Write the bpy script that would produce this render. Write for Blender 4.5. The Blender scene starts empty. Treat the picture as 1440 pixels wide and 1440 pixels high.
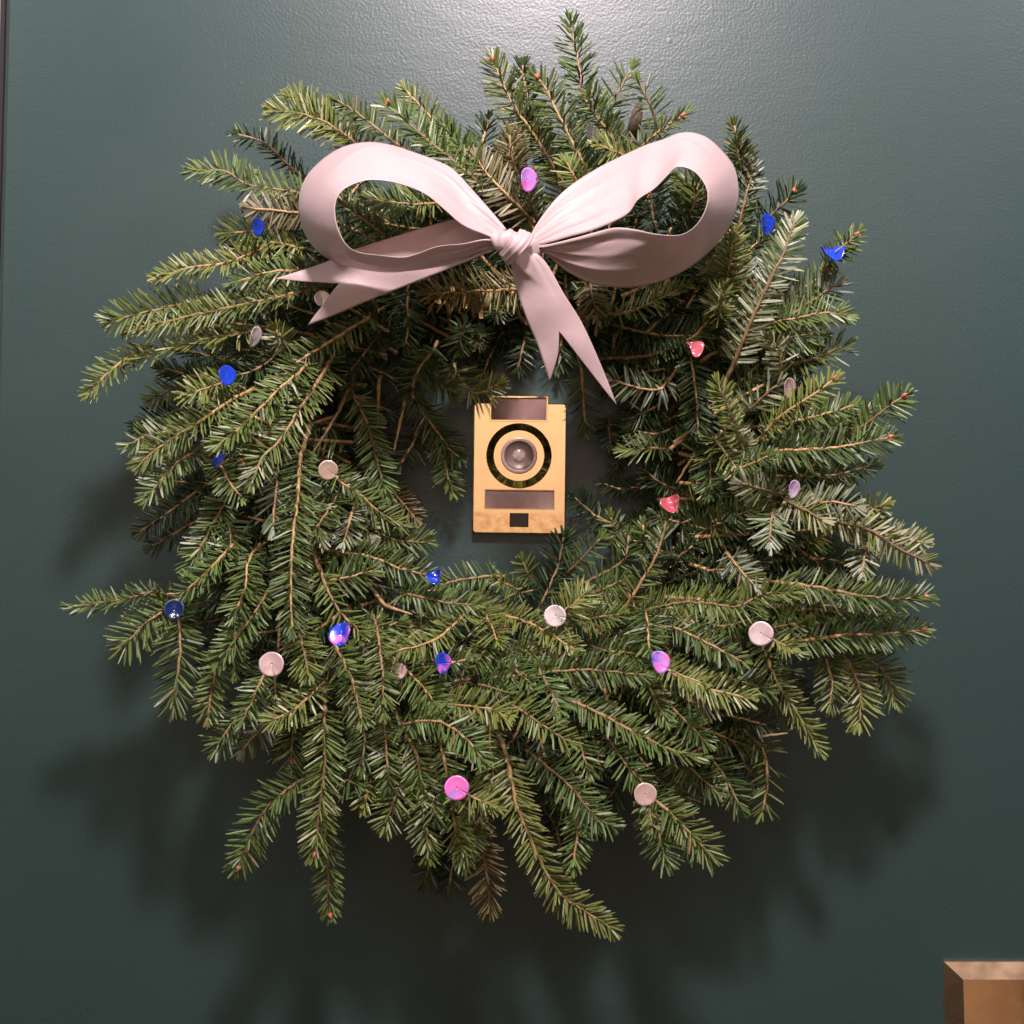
import bpy, math, random
import numpy as np
from mathutils import Vector
random.seed(7); rng = np.random.default_rng(11)
sc = bpy.context.scene
col = sc.collection

# ------------------------------------------------------------------ camera
ZC = 1.5            # height of the picture centre above the floor
CAM_D = 1.10        # camera to door
MPP = 0.00057       # metres per photo pixel on the door's face
cam_data = bpy.data.cameras.new('camera')
cam = bpy.data.objects.new('camera', cam_data); col.objects.link(cam)
cam.location = (0, -CAM_D, ZC); cam.rotation_euler = (math.pi/2, 0, 0)
cam_data.sensor_width = 36; cam_data.angle = 2*math.atan(720*MPP/CAM_D)
cam_data.clip_start = 0.01; cam_data.clip_end = 50
sc.camera = cam

# ------------------------------------------------------------------ light
w = bpy.data.worlds.new('World'); sc.world = w; w.use_nodes = True
bgn = w.node_tree.nodes['Background']
bgn.inputs[0].default_value = (1.0, 0.81, 0.66, 1); bgn.inputs[1].default_value = 0.04
def ceiling_lamp(loc, power, radius, colour):
    d = bpy.data.lights.new('ceiling_lamp', 'POINT'); d.energy = power; d.shadow_soft_size = radius; d.color = colour
    o = bpy.data.objects.new('ceiling_lamp', d); col.objects.link(o); o.location = loc
    return o
ceiling_lamp((0.06, -0.86, ZC+0.93), 122, 0.075, (1.0, 0.83, 0.87))
ceiling_lamp((0.98, -0.90, ZC+0.98), 24, 0.13, (1.0, 0.88, 0.90))
ceiling_lamp((-1.10, -0.90, ZC+0.98), 22, 0.13, (0.97, 0.95, 0.95))
vs = sc.view_settings
vs.view_transform = 'Standard'; vs.look = 'None'; vs.exposure = 0.0; vs.gamma = 1.0; vs.use_curve_mapping = False

# ------------------------------------------------------------------ helpers
def P(px, py, d):
    """photo pixel + distance in front of the door -> world point"""
    k = MPP*(CAM_D-d)/CAM_D
    return Vector(((px-720)*k, -d, ZC+(720-py)*k))

def tag(o, label=None, cat=None, group=None, kind=None):
    if label: o['label'] = label
    if cat: o['category'] = cat
    if group: o['group'] = group
    if kind: o['kind'] = kind
    return o

def link_mesh(name, verts, faces, mats, parent=None, smooth=False, fmat=None):
    me = bpy.data.meshes.new(name)
    me.from_pydata([tuple(v) for v in verts] if not isinstance(verts, np.ndarray) else verts.tolist(), [],
                   faces if not isinstance(faces, np.ndarray) else faces.tolist())
    for m in (mats if isinstance(mats, (list, tuple)) else [mats]): me.materials.append(m)
    if fmat is not None: me.polygons.foreach_set('material_index', np.asarray(fmat, dtype=np.int32))
    if smooth: me.polygons.foreach_set('use_smooth', np.ones(len(me.polygons), dtype=bool))
    me.update()
    o = bpy.data.objects.new(name, me); col.objects.link(o)
    if parent: o.parent = parent
    return o

def catmull(pts, n):
    pts = [np.array(p, dtype=float) for p in pts]
    if len(pts) == 2:
        return np.array([pts[0]+(pts[1]-pts[0])*t for t in np.linspace(0, 1, n)])
    ext = [2*pts[0]-pts[1]] + pts + [2*pts[-1]-pts[-2]]
    out = []
    for t in np.linspace(0, len(pts)-1, n):
        i = min(int(t), len(pts)-2); u = t-i
        a, b, c, d = ext[i:i+4]
        out.append(0.5*((2*b)+(-a+c)*u+(2*a-5*b+4*c-d)*u*u+(-a+3*b-3*c+d)*u**3))
    return np.array(out)

def resample(c, step):
    seg = np.linalg.norm(np.diff(c, axis=0), axis=1); s = np.concatenate([[0], np.cumsum(seg)])
    n = max(3, int(s[-1]/step)+1); q = np.linspace(0, s[-1], n)
    return np.stack([np.interp(q, s, c[:, k]) for k in range(3)], 1), s[-1]

class MB:
    def __init__(s): s.v = []; s.f = []; s.m = []
    def add(s, verts, faces, mi=0):
        b = len(s.v); s.v += [tuple(p) for p in verts]
        for f in faces: s.f.append(tuple(i+b for i in f)); s.m.append(mi)
    def prism(s, poly, y0, y1, inset=0.0, mi=0):
        """outline poly [(x,z)] from depth y0 (back) to y1 (front, towards -Y), front edge chamfered by inset"""
        n = len(poly); c = (sum(p[0] for p in poly)/n, sum(p[1] for p in poly)/n)
        def ins(p, k):
            dx, dz = p[0]-c[0], p[1]-c[1]
            return (p[0]-math.copysign(min(k, abs(dx)), dx), p[1]-math.copysign(min(k, abs(dz)), dz))
        rings = [[(p[0], y0, p[1]) for p in poly], [(p[0], y1+(inset if y1 < y0 else -inset), p[1]) for p in poly]]
        if inset: rings.append([(ins(p, inset)[0], y1, ins(p, inset)[1]) for p in poly])
        vs_ = [v for r in rings for v in r]; fs = []
        for k in range(len(rings)-1):
            for i in range(n):
                j = (i+1) % n; fs.append((k*n+i, k*n+j, (k+1)*n+j, (k+1)*n+i))
        fs.append(tuple((len(rings)-1)*n+i for i in range(n)))
        fs.append(tuple(reversed(range(n))))
        s.add(vs_, fs, mi)
    def lathe(s, cx, cz, prof, n=48, mi=0, cap=True):
        """prof [(radius, y)] round an axis along Y"""
        vs_ = []; fs = []
        for r, y in prof:
            for i in range(n):
                a = 2*math.pi*i/n; vs_.append((cx+r*math.cos(a), y, cz+r*math.sin(a)))
        for k in range(len(prof)-1):
            for i in range(n):
                j = (i+1) % n; fs.append((k*n+i, k*n+j, (k+1)*n+j, (k+1)*n+i))
        if cap: fs.append(tuple((len(prof)-1)*n+i for i in range(n)))
        s.add(vs_, fs, mi)
    def build(s, name, mats, parent=None, smooth=False):
        return link_mesh(name, s.v, s.f, mats, parent, smooth, s.m)

# ------------------------------------------------------------------ materials
def new_mat(name):
    m = bpy.data.materials.new(name); m.use_nodes = True
    nt = m.node_tree; b = nt.nodes['Principled BSDF']
    return m, nt, b
def N(nt, t, **kw):
    n = nt.nodes.new(t)
    for k, v in kw.items(): setattr(n, k, v)
    return n
def noise(nt, scale, detail=3, rough=0.5, coord=None, vec_scale=None):
    n = N(nt, 'ShaderNodeTexNoise'); n.inputs['Scale'].default_value = scale
    n.inputs['Detail'].default_value = detail; n.inputs['Roughness'].default_value = rough
    tc = N(nt, 'ShaderNodeTexCoord')
    src = tc.outputs['Object']
    if vec_scale:
        mp = N(nt, 'ShaderNodeMapping'); mp.inputs['Scale'].default_value = vec_scale
        nt.links.new(src, mp.inputs[0]); src = mp.outputs[0]
    nt.links.new(src, n.inputs['Vector'])
    return n
def ramp(nt, fac, stops):
    r = N(nt, 'ShaderNodeValToRGB'); e = r.color_ramp.elements
    e[0].position, e[0].color = stops[0][0], (*stops[0][1], 1); e[1].position, e[1].color = stops[-1][0], (*stops[-1][1], 1)
    for p, c in stops[1:-1]: x = e.new(p); x.color = (*c, 1)
    nt.links.new(fac, r.inputs[0]); return r
def bump(nt, b, height, strength, dist, prev=None):
    n = N(nt, 'ShaderNodeBump'); n.inputs['Strength'].default_value = strength; n.inputs['Distance'].default_value = dist
    nt.links.new(height, n.inputs['Height'])
    if prev: nt.links.new(prev.outputs[0], n.inputs['Normal'])
    nt.links.new(n.outputs[0], b.inputs['Normal']); return n

def mat_door():
    m, nt, b = new_mat('door_paint')
    big = noise(nt, 3.0, 4)
    r = ramp(nt, big.outputs[0], [(0.3, (0.021, 0.048, 0.045)), (0.7, (0.026, 0.054, 0.050))])
    nt.links.new(r.outputs[0], b.inputs['Base Color'])
    rr = noise(nt, 9.0, 3); mr = N(nt, 'ShaderNodeMapRange')
    mr.inputs[3].default_value = 0.32; mr.inputs[4].default_value = 0.41
    nt.links.new(rr.outputs[0], mr.inputs[0]); nt.links.new(mr.outputs[0], b.inputs['Roughness'])
    n1 = noise(nt, 440, 2, 0.5); b1 = bump(nt, b, n1.outputs[0], 0.24, 0.0008)
    b.inputs['Specular IOR Level'].default_value = 0.42
    n2 = noise(nt, 60, 3, 0.5, vec_scale=(0.5, 1, 1.6)); b2 = bump(nt, b, n2.outputs[0], 0.05, 0.003, b1)
    n3 = N(nt, 'ShaderNodeTexVoronoi'); n3.inputs['Scale'].default_value = 34
    tc = N(nt, 'ShaderNodeTexCoord'); nt.links.new(tc.outputs['Object'], n3.inputs['Vector'])
    s = ramp(nt, n3.outputs['Distance'], [(0.0, (1, 1, 1)), (0.09, (0, 0, 0))])
    bump(nt, b, s.outputs[0], 0.25, 0.0006, b2)
    return m
def mat_simple(name, colr, rough, metal=0.0, nscale=None, namp=0.15, bump_=None, coat=0):
    m, nt, b = new_mat(name)
    b.inputs['Base Color'].default_value = (*colr, 1); b.inputs['Roughness'].default_value = rough
    b.inputs['Metallic'].default_value = metal
    if coat: b.inputs['Coat Weight'].default_value = coat
    if nscale:
        n = noise(nt, nscale, 4)
        lo = tuple(c*(1-namp) for c in colr); hi = tuple(min(1, c*(1+namp)) for c in colr)
        r = ramp(nt, n.outputs[0], [(0.3, lo), (0.7, hi)]); nt.links.new(r.outputs[0], b.inputs['Base Color'])
    if bump_:
        n = noise(nt, bump_[0], 3); bump(nt, b, n.outputs[0], bump_[1], bump_[2])
    return m
def mat_brass(name, colr, r0, r1, stain=False):
    m, nt, b = new_mat(name); b.inputs['Metallic'].default_value = 1.0
    n = noise(nt, 55, 5, 0.6); r = ramp(nt, n.outputs[0], [(0.35, tuple(c*0.93 for c in colr)), (0.65, colr)])
    nt.links.new(r.outputs[0], b.inputs['Base Color'])
    if stain:      # coppery rub marks low on the plate
        tc = N(nt, 'ShaderNodeTexCoord'); sx = N(nt, 'ShaderNodeSeparateXYZ'); nt.links.new(tc.outputs['Object'], sx.inputs[0])
        zr = N(nt, 'ShaderNodeMapRange'); zr.inputs[1].default_value = -0.0335; zr.inputs[2].default_value = -0.0365
        nt.links.new(sx.outputs[2], zr.inputs[0])
        ns = noise(nt, 130, 5, 0.65); nr = ramp(nt, ns.outputs[0], [(0.42, (0, 0, 0)), (0.70, (.75, .75, .75))])
        mu = N(nt, 'ShaderNodeMath', operation='MULTIPLY'); nt.links.new(zr.outputs[0], mu.inputs[0]); nt.links.new(nr.outputs[0], mu.inputs[1])
        mx = N(nt, 'ShaderNodeMix', data_type='RGBA'); mx.inputs['B'].default_value = (0.66, 0.27, 0.10, 1)
        nt.links.new(mu.outputs[0], mx.inputs['Factor']); nt.links.new(r.outputs[0], mx.inputs['A'])
        nt.links.new(mx.outputs['Result'], b.inputs['Base Color'])
    n2 = noise(nt, 30, 4, 0.6); mr = N(nt, 'ShaderNodeMapRange'); mr.inputs[1].default_value = 0.35; mr.inputs[2].default_value = 0.7
    mr.inputs[3].default_value = r0; mr.inputs[4].default_value = r1
    nt.links.new(n2.outputs[0], mr.inputs[0]); nt.links.new(mr.outputs[0], b.inputs['Roughness'])
    n3 = noise(nt, 40, 2); bump(nt, b, n3.outputs[0], 0.08, 0.001)
    return m
def mat_ribbon():
    m, nt, b = new_mat('ribbon_satin')
    n = noise(nt, 25, 3); r = ramp(nt, n.outputs[0], [(0.3, (0.53, 0.415, 0.41)), (0.7, (0.59, 0.47, 0.465))])
    nt.links.new(r.outputs[0], b.inputs['Base Color'])
    b.inputs['Roughness'].default_value = 0.42; b.inputs['Sheen Weight'].default_value = 0.25
    b.inputs['Sheen Roughness'].default_value = 0.4
    n1 = noise(nt, 900, 2); b1 = bump(nt, b, n1.outputs[0], 0.10, 0.0004)
    n2 = noise(nt, 38, 3); b2 = bump(nt, b, n2.outputs[0], 0.32, 0.003, b1)
    wv = N(nt, 'ShaderNodeTexWave'); wv.inputs['Scale'].default_value = 420; wv.inputs['Distortion'].default_value = 1.5
    tc = N(nt, 'ShaderNodeTexCoord'); nt.links.new(tc.outputs['Object'], wv.inputs['Vector'])
    bump(nt, b, wv.outputs['Fac'], 0.10, 0.0003, b2)
    # thin cloth lets some light through
    tl = N(nt, 'ShaderNodeBsdfTranslucent'); nt.links.new(r.outputs[0], tl.inputs['Color'])
    ms = N(nt, 'ShaderNodeMixShader'); ms.inputs[0].default_value = 0.34
    out = nt.nodes['Material Output']
    nt.links.new(b.outputs[0], ms.inputs[1]); nt.links.new(tl.outputs[0], ms.inputs[2]); nt.links.new(ms.outputs[0], out.inputs['Surface'])
    return m
def mat_needle(name, lo, hi, yel, rough, spec):
    """tint attribute: r = brightness of the needle, g = how yellow it is, b = how brown"""
    m, nt, b = new_mat(name)
    at = N(nt, 'ShaderNodeAttribute', attribute_name='tint'); sp = N(nt, 'ShaderNodeSeparateColor')
    nt.links.new(at.outputs['Color'], sp.inputs[0])
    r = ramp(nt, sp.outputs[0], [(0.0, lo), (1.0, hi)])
    mx = N(nt, 'ShaderNodeMix', data_type='RGBA'); mx.inputs['B'].default_value = (*yel, 1)
    nt.links.new(sp.outputs[1], mx.inputs['Factor']); nt.links.new(r.outputs[0], mx.inputs['A'])
    m2 = N(nt, 'ShaderNodeMix', data_type='RGBA'); m2.inputs['B'].default_value = (0.16, 0.085, 0.035, 1)
    nt.links.new(sp.outputs[2], m2.inputs['Factor']); nt.links.new(mx.outputs['Result'], m2.inputs['A'])
    nt.links.new(m2.outputs['Result'], b.inputs['Base Color'])
    b.inputs['Roughness'].default_value = rough; b.inputs['Specular IOR Level'].default_value = spec
    return m
def mat_bark():
    m, nt, b = new_mat('twig_bark')
    oi = N(nt, 'ShaderNodeObjectInfo'); n = noise(nt, 260, 4)
    r = ramp(nt, n.outputs[0], [(0.3, (0.26, 0.15, 0.06)), (0.55, (0.48, 0.31, 0.135)), (0.75, (0.60, 0.42, 0.20))])
    hs = N(nt, 'ShaderNodeHueSaturation'); mr = N(nt, 'ShaderNodeMapRange')
    mr.inputs[3].default_value = 0.34; mr.inputs[4].default_value = 0.85
    nt.links.new(oi.outputs['Random'], mr.inputs[0]); nt.links.new(mr.outputs[0], hs.inputs['Value'])
    nt.links.new(r.outputs[0], hs.inputs['Color']); nt.links.new(hs.outputs[0], b.inputs['Base Color'])
    b.inputs['Roughness'].default_value = 0.6
    bump(nt, b, n.outputs[0], 0.5, 0.001)
    return m

M_DOOR = mat_door()
M_FRAME = mat_simple('frame_highlight_tone', (0.42, 0.36, 0.35), 0.4, nscale=30, bump_=(200, 0.2, 0.001))  # pale colour carries the highlight seen on the frame
M_GAP = mat_simple('gap_shade', (0.012, 0.012, 0.013), 0.8)  # black colour stands for the shade in the door gap
M_BRASS = mat_brass('polished_brass', (1.0, 0.80, 0.46), 0.04, 0.12, True)
M_BRASS_LOCK = mat_brass('lock_brass', (1.0, 0.66, 0.36), 0.09, 0.2)
M_CARD = mat_simple('card_insert', (0.20, 0.115, 0.10), 0.55, nscale=120, namp=0.12)
M_CARD2 = mat_simple('card_insert_pale', (0.28, 0.18, 0.16), 0.55, nscale=120, namp=0.12)
M_RINGEDGE = mat_brass('dark_brass', (0.80, 0.62, 0.34), 0.03, 0.07)
M_BLACK = mat_simple('black_button', (0.012, 0.009, 0.012), 0.3, nscale=200)
M_BEZEL = mat_simple('lens_bezel', (0.40, 0.30, 0.28), 0.35, metal=0.6, nscale=80)
M_DISH = mat_simple('lens_dish', (0.19, 0.135, 0.12), 0.4, metal=0.5, nscale=150)
M_LENS = mat_simple('lens_glass', (0.33, 0.25, 0.23), 0.12, nscale=300, namp=0.4, coat=0.6)
M_RIB = mat_ribbon()
M_NTOP = mat_needle('needle_top', (0.008, 0.024, 0.006), (0.090, 0.155, 0.036), (0.20, 0.205, 0.042), 0.44, 0.4)
M_NBOT = mat_needle('needle_underside', (0.10, 0.14, 0.10), (0.25, 0.29, 0.19), (0.36, 0.36, 0.17), 0.5, 0.4)
M_BARK = mat_bark()
M_BUD = mat_simple('bud_scale', (0.33, 0.12, 0.055), 0.5, nscale=400, namp=0.4)
M_WOOD = mat_simple('dark_vine', (0.05, 0.032, 0.02), 0.8, nscale=120, namp=0.4)
M_DEAD = mat_simple('dead_leaf', (0.075, 0.055, 0.03), 0.7, nscale=250, namp=0.5)

# ------------------------------------------------------------------ door and frame
def door():
    mb = MB()
    # door edge, not quite plumb in the picture
    def ex(py, off=0): return 16-9*py/360.0+off
    top, bot, right = -500, 2000, 1640
    pts = []
    prof = [(-10.5, -0.020), (-10.5, 0.006), (-8, 0.003), (-5, 0.0012), (-1.5, 0.0), ]   # (px outwards from edge, depth behind the face)
    vs_ = []; rows = [top, bot]
    for py in rows:
        z = ZC+(720-py)*MPP
        line = [((ex(py)+dx-720)*MPP, 0.045 if k == 0 else y, z) for k, (dx, y) in enumerate(prof)]
        line.append(((ex(py)+2-720)*MPP, 0.0, z)); line.append(((right-720)*MPP, 0.0, z)); line.append(((right-720)*MPP, 0.045, z))
        vs_ += line
    n = len(prof)+3
    fs = [(i, i+n, i+1+n, i+1) for i in range(n-1)]+[tuple(range(n)), tuple(reversed(range(n, 2*n)))]
    mb.add(vs_, fs)
    d = mb.build('door', M_DOOR); tag(d, 'dark green painted door with a stippled semi-gloss surface', 'door', kind='structure')
    mb = MB()
    def q(dx, py, y): return ((ex(py)+dx-720)*MPP, y, ZC+(720-py)*MPP)
    vs_ = []
    for py in rows:
        vs_ += [q(-23, py, 0.05), q(-23, py, -0.004), q(-24.5, py, -0.006), q(-160, py, -0.006), q(-160, py, 0.05)]
    n = 5
    mb.add(vs_, [(i, i+n, i+1+n, i+1) for i in range(n-1)]+[tuple(range(n)), tuple(reversed(range(n, 2*n)))])
    f = mb.build('door_frame', M_FRAME); tag(f, 'frame post beside the green door, pale tone painted in for a highlight', 'door frame', kind='structure')
    mb = MB()
    vs_ = []
    for py in rows: vs_ += [q(-22.8, py, 0.012), q(-10.7, py, 0.012), q(-10.7, py, 0.042), q(-22.8, py, 0.042)]
    mb.add(vs_, [(0, 4, 5, 1), (1, 5, 6, 2), (2, 6, 7, 3), (3, 7, 4, 0)])
    s = mb.build('gap_shade_strip', M_GAP, f)  # strip added to paint the dark of the gap beside the door
door()

# the pale wall across the hallway, seen only as a reflection in the brass
def hallway_wall():
    mb = MB(); x0, x1, z0, z1 = -1.25, 1.08, 0.0, ZC+1.0
    mb.add([(x0, -1.9, z0), (x1, -1.9, z0), (x1, -1.9, z1), (x0, -1.9, z1), (x0, -2.0, z0), (x1, -2.0, z0), (x1, -2.0, z1), (x0, -2.0, z1)],
           [(3, 2, 1, 0), (4, 5, 6, 7), (0, 1, 5, 4), (1, 2, 6, 5), (2, 3, 7, 6), (3, 0, 4, 7)])
    o = mb.build('hallway_wall', mat_simple('wall_paint', (0.66, 0.52, 0.38), 0.7, nscale=3, namp=.08, bump_=(150, .2, .001)))
    tag(o, 'peach painted wall across the hallway reflected in the brass', 'wall', kind='structure')
hallway_wall()

# ------------------------------------------------------------------ brass door viewer
def door_viewer():
    root = bpy.data.objects.new('door_viewer', None); col.objects.link(root)
    o0 = P(731, 660, 0); root.location = o0; root.rotation_euler = (0, math.radians(0.7), 0)
    tag(root, 'polished brass door viewer plate with round lens inside the wreath', 'door viewer')
    D = 0.008
    k = MPP*(CAM_D-D)/CAM_D
    def L(px, py): return ((px-731)*k, (660-py)*k)
    def rrect(x0, y0, x1, y1, r=2.5, n=4):
        out = []
        for cx, cy, a0 in ((x1-r, y0+r, 0), (x0+r, y0+r, 90), (x0+r, y1-r, 180), (x1-r, y1-r, 270)):
            for i in range(n+1):
                a = math.radians(a0+(90*i/n if True else 0))
                out.append(L(cx+r*math.cos(a), cy-r*math.sin(a)))
        return out
    mb = MB(); mb.prism(rrect(665, 567, 796, 751, 3.5), -0.0002, -D, 0.0009); mb.build('plate', M_BRASS, root)
    def slot(name, x0, y0, x1, y1, t, card, lift):
        fr = MB()
        yb, yf = -D+0.0003, -D-lift
        for a in ((x0-t, y0-t, x1+t, y0), (x0-t, y1, x1+t, y1+t), (x0-t, y0, x0, y1), (x1, y0, x1+t, y1)):
            poly = [L(a[0], a[1]), L(a[2], a[1]), L(a[2], a[3]), L(a[0], a[3])]
            fr.prism(poly, yb, yf, 0.0002)
        f = fr.build(name, M_BRASS, root)
        c = MB(); c.prism([L(x0-.3, y0-.3), L(x1+.3, y0-.3), L(x1+.3, y1+.3), L(x0-.3, y1+.3)], yb, -D-0.0004); c.build('card', card, f)
    slot('name_holder', 690, 560, 767, 591, 2.6, M_CARD, 0.0016)
    slot('card_slot', 683, 690, 779, 716, 1.2, M_CARD2, 0.0016)
    # the name holder's back reaches above the plate
    mb = MB(); mb.prism([L(688, 557.6), L(769, 557.6), L(769, 572), L(688, 572)], -0.0004, -D+0.0002); mb.build('holder_back', M_BRASS, root)
    c = L(729.5, 641.5); px = k
    cone = MB(); cone.lathe(c[0], c[1], [(46*px, -D-0.0002), (36*px, -D-0.0034)], 64, cap=False); cone.build('bevel_ring', M_RINGEDGE, root, True)
    disc = MB(); disc.lathe(c[0], c[1], [(36*px, -D-0.0033), (35.4*px, -D-0.0036), (25.5*px, -D-0.0036)], 64, cap=False); disc.build('lens_collar', M_BRASS, root)
    bz = MB(); bz.lathe(c[0], c[1], [(25.6*px, -D-0.0036), (25.4*px, -D-0.0048), (24.4*px, -D-0.0051), (20.5*px, -D-0.0044)], 56, cap=False)
    b = bz.build('lens_bezel', M_BEZEL, root, True)
    di = MB(); di.lathe(c[0], c[1], [(20.7*px, -D-0.0044), (19.5*px, -D-0.0034), (9*px, -D-0.0024), (8.6*px, -D-0.0024)], 48); di.build('lens_dish', M_DISH, b, True)
    le = MB(); le.lathe(c[0], c[1], [(9.5*px, -D-0.0022), (9*px, -D-0.0027), (6*px, -D-0.0031), (3*px, -D-0.0033), (0.6*px, -D-0.0034)], 32); le.build('lens', M_LENS, b, True)
    mb = MB(); mb.prism([L(717.5, 722), L(744, 722), L(744, 741.5), L(717.5, 741.5)], -D+0.0003, -D-0.0022, 0.0007); mb.build('button', M_BLACK, root)
door_viewer()

def rim_lock():
    root = bpy.data.objects.new('rim_lock', None); col.objects.link(root)
    root.location = P(1326, 1351, 0); root.rotation_euler = (math.radians(-5), 0, 0); tag(root, 'boxy polished brass rim lock standing proud of the green door', 'door lock')
    w_, h_, d_ = 0.098, 0.13, 0.0145
    mb = MB()
    poly = [(0, 0), (w_, 0), (w_, -h_), (0, -h_)]
    mb.prism(poly, 0.016, -d_, 0.0112); mb.m = [1]*(len(mb.m)-2)+[0, 0]; mb.build('lock_case', [M_BRASS_LOCK, mat_brass('brushed_brass', (0.95, 0.66, 0.42), 0.26, 0.36)], root)
    mb = MB(); mb.lathe(0.06, -0.085, [(0.017, -d_+0.0005), (0.017, -d_-0.006), (0.014, -d_-0.009)], 40); mb.build('key_cylinder', M_BRASS_LOCK, root)
rim_lock()

# ------------------------------------------------------------------ wreath
WC = (722, 668)
def ring_depth(px, py):
    r = math.hypot(px-WC[0], py-WC[1])
    d = float(np.interp(r, [0, 110, 160, 220, 320, 430, 520, 640], [.020, .026, .040, .074, .108, .112, .100, .085]))
    return d

def tube(c, r0, r1, sides=6, lump=0.12):
    n = len(c); T = np.gradient(c, axis=0); T /= np.linalg.norm(T, axis=1)[:, None]+1e-12
    up = np.array([0.2, -1, 0.3]); vs_ = []; fs = []
    for i in range(n):
        a = np.cross(T[i], up); a /= np.linalg.norm(a)+1e-9; b = np.cross(T[i], a)
        r = (r0+(r1-r0)*i/(n-1))*(1+random.uniform(-lump, lump))
        for k in range(sides):
            th = 2*math.pi*k/sides; vs_.append(c[i]+r*(math.cos(th)*a+math.sin(th)*b))
    for i in range(n-1):
        for k in range(sides):
            j = (k+1) % sides; fs.append((i*sides+k, i*sides+j, (i+1)*sides+j, (i+1)*sides+k))
    fs.append(tuple(range(sides))); fs.append(tuple((n-1)*sides+k for k in range(sides)))
    return vs_, fs

SEC_T = np.array([0.0, 0.30, 0.80, 1.0]); SEC_W = np.array([0.45, 1.0, 0.92, 0.38])
def needle_mesh(base, dirv, nrm, length, width, curve):
    """arrays of needles -> verts, quads (with a flat underside and a ridged top)"""
    n = len(base); side = np.cross(dirv, nrm)
    V = np.empty((n, 4, 3, 3))
    for s in range(4):
        t = SEC_T[s]
        c = base + dirv*(length*t)[:, None] + nrm*(curve*length*t*t)[:, None]
        hw = (width*0.5*SEC_W[s])[:, None]
        V[:, s, 0] = c-side*hw; V[:, s, 1] = c+side*hw; V[:, s, 2] = c+nrm*(hw*0.42)
    V = V.reshape(-1, 3)
    q = []; mi = []
    for s in range(3):
        a = s*3; b = a+3
        q += [(a+0, b+0, b+2, a+2), (a+2, b+2, b+1, a+1), (a+1, b+1, b+0, a+0)]; mi += [0, 0, 1]
    q.append((9, 10, 11, 11)); 
    q = np.array(q[:-1]); F = (np.arange(n)[:, None, None]*12+q[None]).reshape(-1, 4)
    return V, F, np.tile(np.array(mi), n), 9

def grow_needles(c, total, flags, nl, dens):
    """needle arrays along a stem curve"""
    n = len(c); T = np.gradient(c, axis=0); T /= np.linalg.norm(T, axis=1)[:, None]
    face = np.array([random.gauss(0, .22), -1.0, 0.42+random.gauss(0, .22)])
    if 'u' in flags: face = np.array([random.gauss(0, .15), 1.0, 0.15])
    if 'r' in flags: face = np.array([random.gauss(0, .4), -0.45, 1.0])
    twist = random.gauss(0, 0.35); flip = .30 if 'u' in flags else random.choice((.02, .06, .13))
    B_, D_, N_, L_, W_, C_ = [], [], [], [], [], []
    ranks = [(3, 1.0, 1.0), (24, 0.95, 0.95), (-18, 0.5, 0.92), (52, 0.34, 0.72), (78, 0.20, 0.6)]
    if 'o' in flags: ranks = [(0, 1, 1), (35, .9, .95), (70, .8, .9), (100, .4, .8), (-30, .8, .9), (-65, .5, .85)]
    s0 = 0.006 if 'w' not in flags else 0.02
    for sgn in (-1, 1):
        for az, den, lf in ranks:
            step = 0.0037/(den*dens)
            s = s0+random.uniform(0, step)
            while s < total-0.0015:
                if random.random() < 0.06 or ('s' in flags and random.random() < 0.45): s += step; continue
                u = s/total; i = u*(n-1); i0 = min(int(i), n-2); f = i-i0
                p = c[i0]*(1-f)+c[i0+1]*f; t = T[i0]*(1-f)+T[i0+1]*f; t /= np.linalg.norm(t)
                nn = face-t*np.dot(face, t); nn /= np.linalg.norm(nn); b = np.cross(t, nn)
                a = math.radians(az+random.gauss(0, 9))+twist*(u-.5)
                ac = math.cos(a)*b*sgn+math.sin(a)*nn
                end = max(0.0, (u-0.80)/0.20)
                al = math.radians(62+random.gauss(0, 6)-30*end)
                d = math.cos(al)*t+math.sin(al)*ac
                m = nn-d*np.dot(nn, d)
                if np.linalg.norm(m) < 0.2: m = m+t*0.5; m -= d*np.dot(m, d)
                m /= np.linalg.norm(m)
                roll = random.gauss(0, .5)+(math.pi if random.random() < flip else 0); m = m*math.cos(roll)+np.cross(d, m)*math.sin(roll)
                B_.append(p+ac*0.0006); D_.append(d); N_.append(m)
                env = (0.72+0.28*min(1, u/0.18))*(1-0.30*end)
                L_.append(nl*lf*env*random.uniform(.84, 1.12)); W_.append(0.00158*random.uniform(.85, 1.12)); C_.append(random.gauss(0.05, .07))
                s += step*random.uniform(.75, 1.25)
    # rosette at the tip
    t = T[-1]; nn = face-t*np.dot(face, t); nn /= np.linalg.norm(nn); b = np.cross(t, nn)
    for k in range(8):
        a = random.uniform(0, 6.28); sp = math.radians(random.uniform(8, 38))
        d = math.cos(sp)*t+math.sin(sp)*(math.cos(a)*b+math.sin(a)*nn*.7); d /= np.linalg.norm(d)
        m = nn-d*np.dot(nn, d); m /= np.linalg.norm(m)
        B_.append(c[-1]); D_.append(d); N_.append(m); L_.append(nl*random.uniform(.4, .66)); W_.append(.0018); C_.append(.04)
    return [np.array(x) for x in (B_, D_, N_, L_, W_, C_)]

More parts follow.
